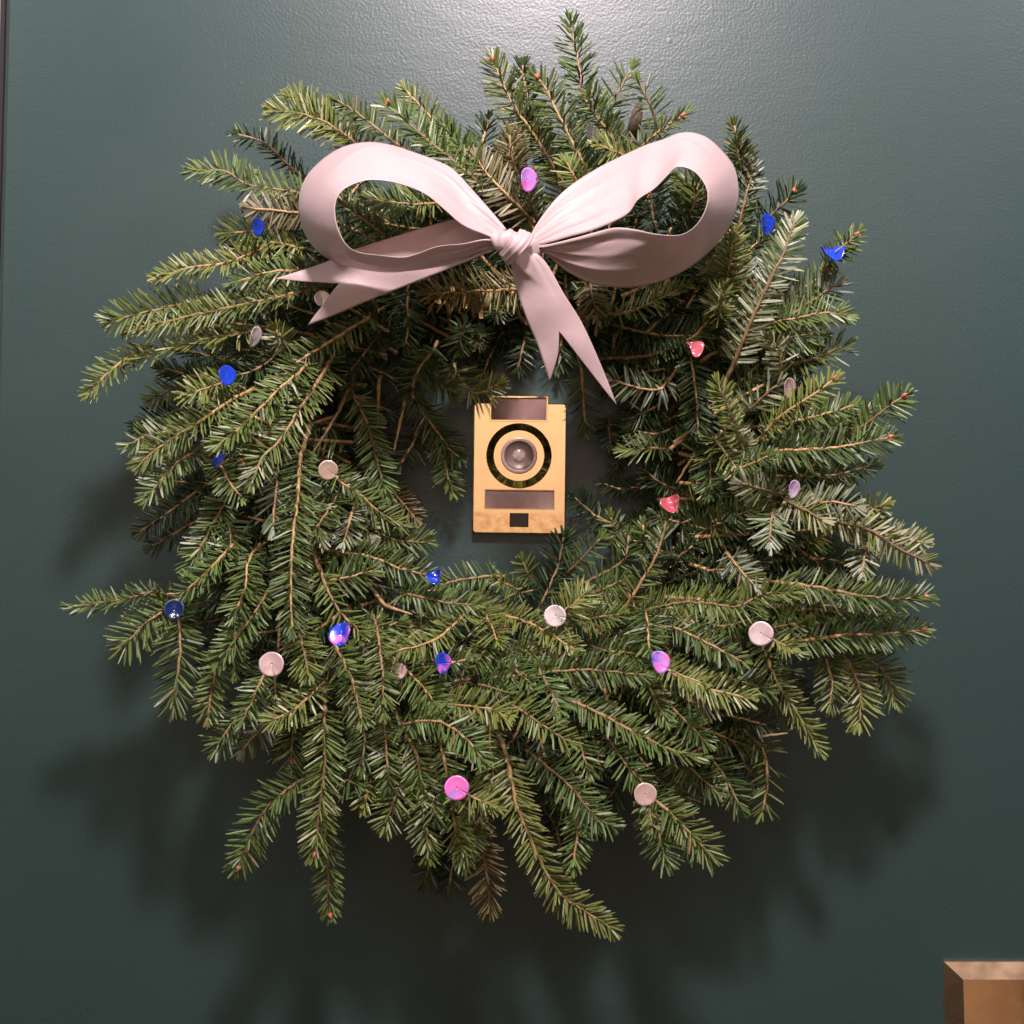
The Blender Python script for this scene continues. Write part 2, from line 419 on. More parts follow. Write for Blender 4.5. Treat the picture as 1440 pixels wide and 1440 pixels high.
def tint_for(n, flags):
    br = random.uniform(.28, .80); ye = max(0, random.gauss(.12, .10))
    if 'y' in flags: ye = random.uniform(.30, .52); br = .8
    if 'd' in flags: br = random.uniform(.0, .12); ye = 0.0  # shade of the inner and under layers put into the needle tint
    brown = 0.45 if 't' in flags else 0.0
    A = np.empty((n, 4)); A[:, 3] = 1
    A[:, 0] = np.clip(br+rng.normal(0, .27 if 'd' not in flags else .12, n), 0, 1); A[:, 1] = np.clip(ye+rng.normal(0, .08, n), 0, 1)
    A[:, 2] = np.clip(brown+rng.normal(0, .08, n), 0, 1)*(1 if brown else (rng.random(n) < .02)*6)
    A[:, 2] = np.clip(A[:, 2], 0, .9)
    return A

def set_tint(me, A, fper):
    at = me.attributes.new('tint', 'FLOAT_COLOR', 'FACE')
    at.data.foreach_set('color', np.repeat(A, fper, axis=0).astype(np.float32).ravel())

def bud_mesh(p, t, r, count=3):
    mb = MB(); t = Vector(t).normalized(); ax = t.orthogonal().normalized(); bx = t.cross(ax)
    for k in range(count):
        a = 2*math.pi*k/count+random.random()
        off = (ax*math.cos(a)+bx*math.sin(a))*r*(0.75 if count > 1 and k else 0)
        dv = (t+(ax*math.cos(a)+bx*math.sin(a))*(0.5 if k else 0)).normalized()
        u = dv.orthogonal().normalized(); v = dv.cross(u); vs_ = []; fs = []
        S = [(-.9, .45), (-.3, .95), (.35, 1.0), (1.0, .72), (1.6, .3), (1.85, .02)]; n = 7
        for h, q in S:
            for i in range(n):
                th = 2*math.pi*i/n; vs_.append(Vector(p)+off+dv*h*r+(u*math.cos(th)+v*math.sin(th))*q*r*random.uniform(.92, 1.08))
        for i in range(len(S)-1):
            for j in range(n): fs.append((i*n+j, i*n+(j+1) % n, (i+1)*n+(j+1) % n, (i+1)*n+j))
        mb.add(vs_, fs)
    return mb

wreath = bpy.data.objects.new('wreath', None); col.objects.link(wreath)
tag(wreath, 'round fir wreath of fresh green sprigs hanging on the green door', 'wreath')

# core of bound vine rods that the sprigs are tied to; it lies against the door
def core():
    for k in range(5):
        ph = random.random()*6; R0 = (330+random.uniform(-35, 35)); d0 = 0.014+0.009*k; pts = []
        for i in range(49):
            a = 2*math.pi*i/48
            r = R0+14*math.sin(3*a+ph)+8*math.sin(5*a+2*ph)
            pts.append(P(WC[0]+r*math.cos(a), WC[1]+r*math.sin(a), d0+0.006*math.sin(4*a+ph)))
        v, f = tube(np.array([tuple(p) for p in pts]), 0.006, 0.006, 7)
        link_mesh('vine_rod', v, f, M_WOOD, wreath, True)
core()

# traced sprigs: stem points in photo pixels from base to tip; flags:
# f/b in front / behind, u underside shows, y yellow-green, d tinted dark as if shaded, s sparse, n bare, B bud at the tip,
# L long needles, S short needles, w woody base, r seen from the edge, o needles all round, t dry and tan
SPRIGS = [
 ('f',   [(450,285),(415,270),(350,260),(315,241),(272,240)]),
 ('d',   [(440,262),(405,232),(370,200),(330,188)]),
 ('y',   [(520,225),(502,203),(464,176),(425,160),(385,156)]),
 ('yo',  [(500,215),(480,190),(440,152),(408,134)]),
 ('',    [(590,230),(560,205),(510,165),(475,142)]),
 ('fB',  [(690,285),(667,251),(600,196),(545,146)]),
 ('y',   [(665,240),(640,212),(605,165),(570,126)]),
 ('',    [(735,300),(720,278),(667,229),(622,173)]),
 ('uft', [(751,312),(715,276),(690,250),(672,225)]),
 ('t',   [(751,300),(722,230),(717,190)]),
 ('u',   [(762,330),(744,278),(735,262)]),
 ('B',   [(800,270),(753,193),(720,144),(693,84)]),
 ('fB',  [(840,270),(822,233),(791,173),(771,131),(755,109)]),
 ('d',   [(790,260),(760,200),(740,130),(735,92)]),
 ('',    [(890,250),(860,193),(824,142),(813,87),(802,30)]),
 ('B',   [(890,245),(864,198),(845,160),(831,130)]),
 ('s',   [(850,210),(855,167),(867,135),(887,98)]),
 ('s',   [(935,215),(915,150),(898,116)]),
 ('fBLr',[(885,225),(904,204),(935,178),(960,163)]),
 ('fy',  [(830,300),(811,255),(797,229)]),
 ('yf',  [(915,245),(880,220),(843,204)]),
 ('dL',  [(930,345),(920,315),(915,275),(908,248)]),
 ('L',   [(960,330),(975,290),(985,250)]),
 ('o',   [(1000,320),(990,285),(960,255)]),
 ('',    [(640,284),(612,285),(578,287),(522,280)]),
 ('f',   [(560,345),(538,329),(498,298),(474,274)]),
 ('',    [(620,320),(590,322),(545,315),(520,310)]),
 ('d',   [(520,250),(500,265),(480,300)]),
 ('o',   [(1050,270),(1040,230),(1033,177)]),
 ('oB',  [(1055,280),(1047,240),(1041,206)]),
 ('u',   [(1038,345),(1040,318),(1047,282),(1056,250),(1059,232)]),
 ('dB',  [(1050,350),(1084,304),(1102,287),(1117,270)]),
 ('fuwL',[(1018,545),(1051,464),(1084,391),(1104,351),(1116,314)]),
 ('uL',  [(1052,462),(1045,430),(1037,398),(1030,362)]),
 ('B',   [(1075,440),(1102,420),(1133,404),(1160,382)]),
 ('fB',  [(1158,385),(1173,362),(1188,345),(1204,330)]),
 ('f',   [(1056,465),(1084,455),(1124,447),(1160,440),(1191,444)]),
 ('uL',  [(1065,463),(1100,450),(1140,425),(1175,400)]),
 ('oyB', [(1015,440),(1022,395),(1029,350),(1033,330)]),
 ('fyo', [(1010,450),(1012,428),(1016,408)]),
 ('o',   [(1000,400),(995,385),(993,368)]),
 ('',    [(1040,500),(1075,490),(1110,475),(1150,470)]),
 ('L',   [(1090,520),(1121,511),(1155,500),(1186,487)]),
 ('r',   [(1090,545),(1098,520),(1095,490),(1082,478)]),
 ('fyB', [(1065,620),(1102,582),(1140,558),(1173,533)]),
 ('fyo', [(1045,640),(1038,613),(1022,569),(1009,540)]),
 ('us',  [(1045,590),(1051,580),(1073,558),(1093,542)]),
 ('fB',  [(1175,625),(1218,596),(1244,576),(1271,557)]),
 ('fB',  [(1050,645),(1084,636),(1120,633),(1178,629),(1251,615)]),
 ('r',   [(1080,640),(1130,615),(1175,600),(1218,577)]),
 ('',    [(1090,600),(1130,590),(1170,580),(1200,570)]),
 ('f',   [(1015,680),(1040,660),(1080,642)]),
 ('sd',  [(1038,661),(1037,690),(1034,724)]),
 ('',    [(1085,690),(1124,673),(1170,668),(1228,655)]),
 ('',    [(1090,665),(1124,672),(1140,658),(1153,648)]),
 ('fu',  [(1100,698),(1080,690),(1044,680)]),
 ('fyu', [(1096,698),(1120,712),(1133,718),(1156,731)]),
 ('fyu', [(1150,728),(1189,736),(1229,749),(1267,773),(1306,792)]),
 ('fu',  [(1092,700),(1085,730),(1082,762)]),
 ('fu',  [(1226,750),(1217,778),(1213,804)]),
 ('fyu', [(1231,749),(1267,756),(1298,763)]),
 ('y',   [(1150,735),(1200,729),(1222,716),(1244,710)]),
 ('uf',  [(1110,710),(1140,708),(1175,706),(1205,712)]),
 ('d',   [(1080,790),(1130,785),(1180,790),(1210,808)]),
 ('y',   [(1120,770),(1140,762),(1160,752)]),
 ('fu',  [(1022,778),(1040,800),(1060,822)]),
 ('fwB', [(1060,815),(1104,820),(1156,827),(1200,836),(1256,842),(1301,839)]),
 ('f',   [(870,870),(902,860),(958,847),(1000,849),(1038,853),(1067,838),(1116,831)]),
 ('',    [(1060,860),(1104,858),(1160,858),(1210,868)]),
 ('r',   [(1090,845),(1150,850),(1210,862),(1260,866)]),
 ('',    [(1060,888),(1087,882),(1131,876)]),
 ('fwB', [(1080,905),(1122,902),(1189,893),(1244,891),(1297,886)]),
 ('f',   [(1060,885),(1076,893),(1098,904),(1119,916)]),
 ('f',   [(1066,890),(1074,912),(1094,961),(1123,1006),(1153,1056)]),
 ('',    [(1140,905),(1159,923),(1170,955),(1168,990)]),
 ('y',   [(1165,905),(1186,921),(1202,947),(1210,977),(1208,1016)]),
 ('',    [(1185,905),(1217,923),(1248,950),(1258,986)]),
 ('',    [(960,940),(1000,949),(1040,958),(1082,972)]),
 ('f',   [(640,958),(693,953),(753,947),(822,942),(906,949)]),
 ('f',   [(862,870),(873,891),(898,933),(922,984),(937,1012)]),
 ('fy',  [(920,932),(935,940),(991,967),(1052,981)]),
 ('fw',  [(760,965),(795,982),(840,1002),(895,1031),(940,1053),(985,1065)]),
 ('',    [(915,970),(944,993),(970,1020),(993,1044)]),
 ('u',   [(940,978),(964,984),(1006,992)]),
 ('d',   [(990,980),(1009,1000),(1027,1057)]),
 ('',    [(980,1040),(1000,1066),(1022,1097),(1041,1134)]),
 ('s',   [(1030,1010),(1051,1031),(1075,1057),(1078,1109),(1072,1142)]),
 ('n',   [(1060,1037),(1075,1035),(1108,1031)]),
 ('d',   [(1000,1000),(1040,1010),(1078,1020)]),
 ('',    [(845,1030),(864,1051),(884,1080),(907,1103)]),
 ('f',   [(905,1105),(911,1120),(915,1166)]),
 ('f',   [(912,1108),(920,1131),(929,1182),(936,1212)]),
 ('f',   [(905,1110),(924,1126),(958,1158),(1002,1207)]),
 ('',    [(935,1050),(949,1078),(960,1120),(954,1136)]),
 ('',    [(950,1068),(973,1084),(1007,1112)]),
 ('d',   [(1000,1050),(1040,1070),(1062,1095)]),
 ('f',   [(740,1055),(780,1087),(804,1109),(833,1144),(860,1162)]),
 ('f',   [(815,1110),(813,1142),(811,1180),(806,1217)]),
 ('fw',  [(700,1030),(713,1064),(724,1122),(744,1176),(764,1220),(791,1260),(827,1284),(859,1307)]),
 ('',    [(680,975),(687,998),(691,1069),(701,1124)]),
 ('fy',  [(590,995),(627,991),(684,996),(713,1008)]),
 ('f',   [(700,980),(724,993),(760,1018),(801,1045)]),
 ('f',   [(560,1024),(571,1018),(613,1014),(649,1033),(679,1068)]),
 ('fw',  [(555,1000),(567,1024),(589,1073),(594,1136),(603,1205)]),
 ('fy',  [(610,1020),(618,1042),(629,1093),(640,1162),(654,1217)]),
 ('fy',  [(640,1106),(656,1116),(694,1134)]),
 ('t',   [(660,1130),(671,1169),(680,1202),(690,1278)]),
 ('db',  [(615,1150),(610,1190),(598,1240)]),
 ('db',  [(650,1150),(640,1190),(632,1245)]),
 ('d',   [(700,1010),(730,1030),(760,1075),(801,1122)]),
 ('',    [(805,1010),(813,1036),(828,1088)]),
 ('',    [(760,1100),(790,1120),(815,1150)]),
 ('fwB', [(458,970),(456,1009),(456,1082),(449,1138),(443,1200)]),
 ('B',   [(460,1100),(458,1160),(460,1204),(464,1286)]),
 ('fB',  [(456,1080),(413,1104),(369,1144),(334,1219)]),
 ('f',   [(458,1080),(480,1094),(503,1104)]),
 ('y',   [(530,1085),(520,1100),(512,1133)]),
 ('f',   [(538,985),(540,1011),(544,1067),(546,1105)]),
 ('f',   [(580,1065),(567,1093),(555,1125),(541,1162)]),
 ('fw',  [(466,895),(471,907),(491,947),(504,991),(508,1011)]),
 ('',    [(500,985),(511,1020),(513,1049),(506,1076)]),
 ('B',   [(418,985),(413,1022),(409,1070)]),
 ('u',   [(395,990),(380,1009),(341,1054)]),
 ('f',   [(378,940),(369,953),(350,995),(342,1014)]),
 ('f',   [(360,985),(333,1009),(303,1053)]),
 ('f',   [(318,915),(307,931),(298,970),(292,1008)]),
 ('f',   [(385,820),(369,844),(342,884),(308,930)]),
 ('f',   [(350,745),(324,769),(291,804),(250,841)]),
 ('fr',  [(252,841),(213,833),(169,844),(101,853)]),
 ('fL',  [(250,842),(230,858),(204,878),(172,910)]),
 ('fL',  [(246,848),(251,867),(253,916),(244,992)]),
 ('',    [(335,690),(318,704),(293,749),(264,803)]),
 ('d',   [(325,655),(293,680),(240,718),(197,748)]),
 ('u',   [(392,650),(389,680),(384,740)]),
 ('f',   [(365,765),(349,791),(344,831),(328,866)]),
 ('n',   [(395,840),(393,873),(391,913)]),
 ('fy',  [(455,960),(440,975),(410,1000),(383,1012)]),
 ('fw',  [(435,600),(422,644),(420,680),(411,769),(409,836),(411,886)]),
 ('f',   [(415,860),(420,884),(427,915),(434,946)]),
 ('',    [(480,690),(467,709),(436,755)]),
 ('u',   [(500,705),(495,722),(483,762)]),
 ('u',   [(498,715),(506,735),(520,750)]),
 ('f',   [(455,655),(473,671),(500,690),(540,725),(566,738)]),
 ('',    [(500,735),(531,749),(558,760),(600,763)]),
 ('f',   [(440,770),(473,776),(518,782),(558,798),(606,810)]),
 ('sn',  [(440,760),(442,780),(456,818),(476,858),(509,891)]),
 ('',    [(445,822),(456,818),(491,811),(523,803)]),
 ('fnw', [(513,816),(540,849),(560,858),(580,864)]),
 ('s',   [(505,893),(511,893),(535,885),(559,875)]),
 ('f',   [(525,865),(531,889),(538,947),(538,1002)]),
 ('f',   [(668,850),(653,864),(611,900),(556,916)]),
 ('f',   [(545,915),(553,924),(589,960),(618,998)]),
 ('f',   [(560,835),(576,836),(624,847),(669,851)]),
 ('fy',  [(660,846),(676,856),(691,880),(699,900)]),
 ('s',   [(712,809),(705,810),(660,813),(620,822)]),
 ('',    [(700,885),(691,898),(669,936)]),
 ('f',   [(612,934),(624,933),(658,928)]),
 ('fy',  [(690,860),(702,864),(736,873),(769,889),(806,912)]),
 ('',    [(700,925),(724,920),(769,909)]),
 ('f',   [(740,915),(753,931),(769,962),(788,998)]),
 ('fy',  [(780,875),(787,869),(804,851),(824,834)]),
 ('',    [(770,880),(796,876),(830,870),(870,864)]),
 ('fws', [(860,885),(871,867),(893,833),(924,778),(937,732)]),
 ('sn',  [(810,828),(822,820),(876,789),(884,753)]),
 ('s',   [(790,815),(804,800),(844,758)]),
 ('d',   [(755,865),(762,847),(782,802),(793,756)]),
 ('o',   [(915,775),(908,758),(904,738)]),
 ('o',   [(880,770),(868,750),(858,728)]),
 ('',    [(825,838),(838,833),(874,817)]),
 ('f',   [(900,850),(909,867),(913,912)]),
 ('f',   [(895,890),(920,884),(951,884),(1000,907),(1043,930)]),
 ('',    [(650,960),(680,964),(714,974)]),
 ('d',   [(940,800),(951,787),(974,768)]),
 ('',    [(960,765),(1000,742),(1033,727),(1070,713)]),
 ('d',   [(930,820),(980,805),(1030,800),(1070,790)]),
 ('fy',  [(380,345),(322,369),(273,376),(219,390)]),
 ('f',   [(470,378),(420,380),(373,384),(330,397)]),
 ('y',   [(440,350),(420,349),(378,341),(343,365)]),
 ('ut',  [(450,300),(420,300),(389,296),(352,292)]),
 ('',    [(420,318),(375,324),(350,325),(321,328)]),
 ('f',   [(470,400),(420,411),(340,429),(271,444),(186,463)]),
 ('fy',  [(300,420),(247,429),(193,442),(155,452)]),
 ('fyr', [(370,460),(336,469),(262,484),(184,509)]),
 ('fy',  [(215,485),(184,500),(156,520),(126,552)]),
 ('d',   [(420,485),(400,490),(367,516),(330,531)]),
 ('fy',  [(328,533),(313,538),(287,547),(261,554)]),
 ('f',   [(360,545),(322,564),(284,591),(240,618),(194,652)]),
 ('',    [(260,598),(240,605),(207,613),(181,625)]),
 ('f',   [(440,505),(420,524),(389,551),(344,596),(306,625)]),
 ('fw',  [(475,490),(453,527),(424,571),(391,622),(371,640),(355,676)]),
 ('f',   [(285,625),(270,638),(249,651),(229,673),(206,699)]),
 ('f',   [(305,648),(311,656),(324,680),(339,698)]),
 ('oB',  [(365,625),(352,640),(340,649)]),
 ('fyo', [(405,490),(396,478),(388,464)]),
 ('db',  [(300,560),(270,570),(230,585),(197,600)]),
 ('b',   [(300,520),(260,540),(215,560)]),
 ('w',   [(545,430),(518,447),(469,478),(411,516),(378,558)]),
 ('d',   [(570,410),(551,442),(513,496),(482,535)]),
 ('d',   [(573,390),(573,413),(574,445)]),
 ('d',   [(578,430),(576,449),(571,484)]),
 ('Lft', [(745,405),(700,408),(647,411),(602,413)]),
 ('',    [(490,540),(498,558),(518,600),(531,653),(543,698)]),
 ('n',   [(500,530),(489,551),(469,591),(440,636)]),
 ('nd',  [(535,520),(533,542),(531,600)]),
 ('n',   [(573,545),(569,564),(553,638)]),
 ('',    [(615,480),(607,496),(589,520),(580,551),(593,578),(607,596),(629,627),(645,643)]),
 ('',    [(600,590),(607,613),(622,644),(636,692)]),
 ('d',   [(600,585),(593,600),(564,652)]),
 ('',    [(588,508),(596,516),(624,542),(640,552)]),
 ('y',   [(638,510),(644,527),(656,544),(673,553),(700,541)]),
 ('o',   [(680,460),(675,475),(668,486)]),
 ('o',   [(705,420),(700,432),(695,442)]),
 ('o',   [(655,455),(650,470),(645,490)]),
 ('d',   [(700,480),(690,500),(680,525)]),
 ('d',   [(740,470),(735,490),(728,520)]),
 ('y',   [(805,448),(822,447),(853,442),(887,438),(962,403)]),
 ('ut',  [(828,390),(831,402),(838,442)]),
 ('',    [(830,508),(849,504),(911,500),(971,476),(996,450)]),
 ('u',   [(942,524),(929,547),(893,544),(862,535)]),
 ('d',   [(850,452),(867,458),(929,471),(1006,471)]),
 ('s',   [(815,510),(818,524),(820,558),(824,602)]),
 ('d',   [(858,580),(857,600),(858,624)]),
 ('db',  [(900,600),(880,615),(867,660)]),
 ('',    [(945,634),(916,630),(878,632)]),
 ('nd',  [(990,618),(980,633),(951,680)]),
 ('d',   [(968,490),(971,502),(978,550),(982,604)]),
 ('',    [(1000,625),(1000,642),(998,693)]),
 ('',    [(1000,612),(1009,622),(1038,662)]),
 ('o',   [(1008,520),(1010,480),(1012,440)]),
 ('d',   [(940,560),(915,575),(885,590)]),
 ('d',   [(950,600),(925,610),(890,605)]),
 ('d',   [(960,540),(935,520),(900,525)]),
 ('d',   [(870,740),(844,729),(822,712),(808,700)]),
 ('d',   [(900,680),(880,690),(850,680)]),
 ('d',   [(960,690),(930,680),(905,660)]),
 ('d',   [(990,720),(960,735),(925,725)]),
 ('',    [(735,835),(720,825),(700,815)]),
 ('',    [(760,830),(745,812),(735,790)]),
 ('',    [(640,870),(600,878),(570,900)]),
 ('s',   [(690,930),(720,940),(745,960)]),
 ('d',   [(610,905),(640,915),(675,915)]),
 ('',    [(840,880),(870,905),(890,930)]),
 ('',    [(820,905),(850,915),(900,920)]),
 ('u',   [(430,690),(445,720),(452,760)]),
 ('d',   [(470,600),(455,640),(452,690)]),
 ('d',   [(520,640),(500,660),(480,680)]),
 ('t',   [(545,680),(560,700),(583,728)]),
 ('d',   [(400,540),(430,530),(470,500)]),
 ('',    [(330,600),(340,640),(350,680)]),
 ('',    [(300,700),(320,730),(325,770)]),
 ('',    [(390,780),(370,800),(345,815)]),
 ('',    [(350,860),(330,900),(330,945)]),
 ('',    [(440,930),(425,960),(420,1000)]),
 ('d',   [(480,1010),(490,1040),(485,1075)]),
 ('',    [(620,1060),(610,1100),(612,1150)]),
 ('',    [(680,1140),(665,1170),(650,1200)]),
 ('d',   [(760,1130),(780,1160),(790,1200)]),
 ('d',   [(880,1060),(870,1100),(850,1130)]),
 ('d',   [(1010,930),(1060,940),(1110,945)]),
 ('',    [(980,880),(1020,880),(1060,870)]),
 # short tips that poke over the sequins
 ('eyS', [(1070,893),(1092,902),(1114,912)]),
 ('eyS', [(783,868),(800,853),(816,840)]),
 ('eyS', [(930,938),(960,950),(990,962)]),
 ('eS',  [(472,905),(482,925),(488,945)]),
 ('eS',  [(620,934),(638,932),(655,928)]),
 ('eS',  [(384,938),(386,955),(387,975)]),
 ('eyS', [(646,1112),(668,1122),(690,1132)]),
 ('eS',  [(911,1122),(914,1142),(916,1164)]),
 ('eS',  [(466,668),(482,680),(498,690)]),
 ('eyS', [(310,537),(290,546),(266,553)]),
 ('eS',  [(1168,360),(1182,348),(1198,336)]),
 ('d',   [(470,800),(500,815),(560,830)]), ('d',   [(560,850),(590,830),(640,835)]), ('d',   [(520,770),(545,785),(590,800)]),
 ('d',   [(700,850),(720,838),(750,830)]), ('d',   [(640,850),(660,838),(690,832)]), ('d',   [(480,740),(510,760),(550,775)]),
 # sprigs tinted dark for the shade, reaching into the opening behind the bow and along the inner rim
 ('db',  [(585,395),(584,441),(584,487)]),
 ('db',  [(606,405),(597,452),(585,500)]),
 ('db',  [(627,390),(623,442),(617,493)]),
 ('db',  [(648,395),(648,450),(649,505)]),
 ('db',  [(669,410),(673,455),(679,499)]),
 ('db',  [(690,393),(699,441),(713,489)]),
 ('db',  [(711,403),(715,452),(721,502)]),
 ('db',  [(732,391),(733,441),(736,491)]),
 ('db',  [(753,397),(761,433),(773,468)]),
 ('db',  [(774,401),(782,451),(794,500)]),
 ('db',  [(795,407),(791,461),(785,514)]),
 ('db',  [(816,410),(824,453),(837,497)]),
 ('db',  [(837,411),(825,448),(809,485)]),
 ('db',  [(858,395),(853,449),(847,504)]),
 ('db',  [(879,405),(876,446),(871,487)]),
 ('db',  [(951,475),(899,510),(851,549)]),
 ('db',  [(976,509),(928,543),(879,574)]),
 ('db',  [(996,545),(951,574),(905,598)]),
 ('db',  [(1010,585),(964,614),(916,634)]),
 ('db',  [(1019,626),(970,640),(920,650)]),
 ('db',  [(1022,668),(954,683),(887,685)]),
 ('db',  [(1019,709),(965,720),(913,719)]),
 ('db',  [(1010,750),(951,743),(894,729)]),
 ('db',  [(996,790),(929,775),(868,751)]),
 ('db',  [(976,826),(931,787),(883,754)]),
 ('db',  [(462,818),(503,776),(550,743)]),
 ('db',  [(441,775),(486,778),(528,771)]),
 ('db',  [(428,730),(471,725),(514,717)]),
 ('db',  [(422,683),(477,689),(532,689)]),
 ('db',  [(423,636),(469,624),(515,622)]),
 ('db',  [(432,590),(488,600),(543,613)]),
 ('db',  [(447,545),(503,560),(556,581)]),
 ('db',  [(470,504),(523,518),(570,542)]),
]
def grow(flags, pts, name='sprig', depth_extra=0.0):
    off = random.uniform(-.010, .010)+depth_extra
    if 'f' in flags: off += .018
    if 'b' in flags: off -= .045
    if 'd' in flags: off -= .016
    if 'e' in flags:
        off += .030; (ax_, ay_), (bx_, by_) = pts[0], pts[1]
        pts = [(ax_+(bx_-ax_)*.45, ay_+(by_-ay_)*.45)]+pts[1:]
    inbow = 250 < pts[0][1] < 480 and 430 < pts[0][0] < 1000
    m = len(pts); p3 = []
    for i, (x, y) in enumerate(pts):
        u = i/(m-1); r = math.hypot(x-WC[0], y-WC[1])
        d = ring_depth(x, y)+off-(0.0 if 'e' in flags else 0.036)*(1-u)**2.5+(0.004 if u == 1 else 0)
        if r < 200: d = min(d, .075)
        if inbow: d = min(d, .118)
        p3.append(tuple(P(x, y, max(.013, d))))
    c = catmull(p3, 14*m); c, total = resample(c, 0.004)
    c[1:-1] += rng.normal(0, .00025, (len(c)-2, 3))
    r0 = (.00112 if 'w' not in flags else .0015) if 'e' not in flags else .0007
    if 'n' in flags: r0 = .0019
    v, f = tube(c, r0+total*.003, .0008, 6, .2)
    st = link_mesh(name, v, f, M_BARK, wreath, True)
    if 'n' not in flags or 's' in flags:
        nl = .0168*random.uniform(.82, 1.12)
        if 'L' in flags: nl *= 1.25
        if 'S' in flags: nl *= .75
        if total < .045: nl *= .8
        fl = flags
        B, D, Nn, L, W, C = grow_needles(c, total, fl, nl, 1.0)
        V, F, MI, fper = needle_mesh(B, D, Nn, L, W, C)
        nd = link_mesh('needles', V, F, [M_NTOP, M_NBOT], st, False, MI)
        set_tint(nd.data, tint_for(len(B), fl), fper); tag(nd, kind='stuff')
    if 'B' in flags:
        t = c[-1]-c[-3]
        bud_mesh(c[-1], t, .0017, 4).build('bud', M_BUD, st, True)
    return st
for fl, pts in SPRIGS[:300]: grow(fl, pts)

# under-layer sprigs that fill the ring behind the ones one can follow
def silhouette(a):
    """how far out (photo pixels) the under-layer may reach in direction a"""
    best = 380
    for fl, pts in SPRIGS:
        x, y = pts[-1]; r = math.hypot(x-WC[0], y-WC[1]); b = math.atan2(y-WC[1], x-WC[0])
        dd = abs((a-b+math.pi) % (2*math.pi)-math.pi)
        if dd < .10 and r > best: best = r
    return best-55
under = []
for k in range(270):
    a = 2*math.pi*k/150*7.0+random.uniform(-.1, .1)
    lay = k % 3
    r1 = min(silhouette(a), 520)*random.uniform(.80, 1.0)
    r0 = random.uniform(220, 330) if lay else random.uniform(200, 260)
    if lay == 0: r1 = random.uniform(330, 420)
    r1 = max(r1, r0+90)
    if r1-r0 > 230: r0 = r1-230
    sw = random.uniform(-.25, .32)
    x0, y0 = WC[0]+r0*math.cos(a+sw), WC[1]+r0*math.sin(a+sw); x1, y1 = WC[0]+r1*math.cos(a), WC[1]+r1*math.sin(a)
    xm, ym = (x0+x1)/2+random.uniform(-14, 14), (y0+y1)/2+random.uniform(-14, 14)
    under.append((('d' if random.random() < .75 else '')+'b', [(x0, y0), (xm, ym), (x1, y1)], lay))  # most under sprigs get the dark tint, painting shade between layers
room = max(0, 300-len(SPRIGS))
under += [(fl, pts, 1) for fl, pts in SPRIGS[300:]]
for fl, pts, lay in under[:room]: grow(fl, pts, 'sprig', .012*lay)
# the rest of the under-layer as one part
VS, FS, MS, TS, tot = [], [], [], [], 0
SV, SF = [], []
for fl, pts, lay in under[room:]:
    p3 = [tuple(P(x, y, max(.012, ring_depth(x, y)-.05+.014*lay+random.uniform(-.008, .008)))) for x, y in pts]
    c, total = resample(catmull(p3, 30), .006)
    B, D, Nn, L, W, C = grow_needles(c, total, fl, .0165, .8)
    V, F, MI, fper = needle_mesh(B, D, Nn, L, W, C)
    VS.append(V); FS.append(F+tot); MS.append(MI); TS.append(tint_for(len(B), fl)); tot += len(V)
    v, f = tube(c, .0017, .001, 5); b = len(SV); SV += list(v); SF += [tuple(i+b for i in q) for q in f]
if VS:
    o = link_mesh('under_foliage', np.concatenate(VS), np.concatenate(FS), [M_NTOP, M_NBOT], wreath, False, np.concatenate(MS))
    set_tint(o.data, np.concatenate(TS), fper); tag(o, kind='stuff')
    o2 = link_mesh('under_twigs', SV, SF, M_BARK, wreath, True); tag(o2, kind='stuff')

def dead_leaf():
    c = catmull([P(893, 205, .075), P(891, 185, .088), P(896, 160, .094), P(901, 140, .09)], 14); vs_ = []; fs = []
    for i, p in enumerate(c):
        u = i/(len(c)-1); w_ = .0042*math.sin(math.pi*min(.97, .08+u*.9))+.0006
        for k in range(5):
            a = math.radians(-100+50*k); vs_.append((p[0]+w_*math.sin(a), p[1]-w_*.7*math.cos(a), p[2]))
    for i in range(len(c)-1):
        for k in range(4): fs.append((i*5+k, i*5+k+1, (i+1)*5+k+1, (i+1)*5+k))
    tag(link_mesh('dead_leaf', vs_, fs, M_DEAD, wreath, True), 'curled dry brown leaf')
dead_leaf()

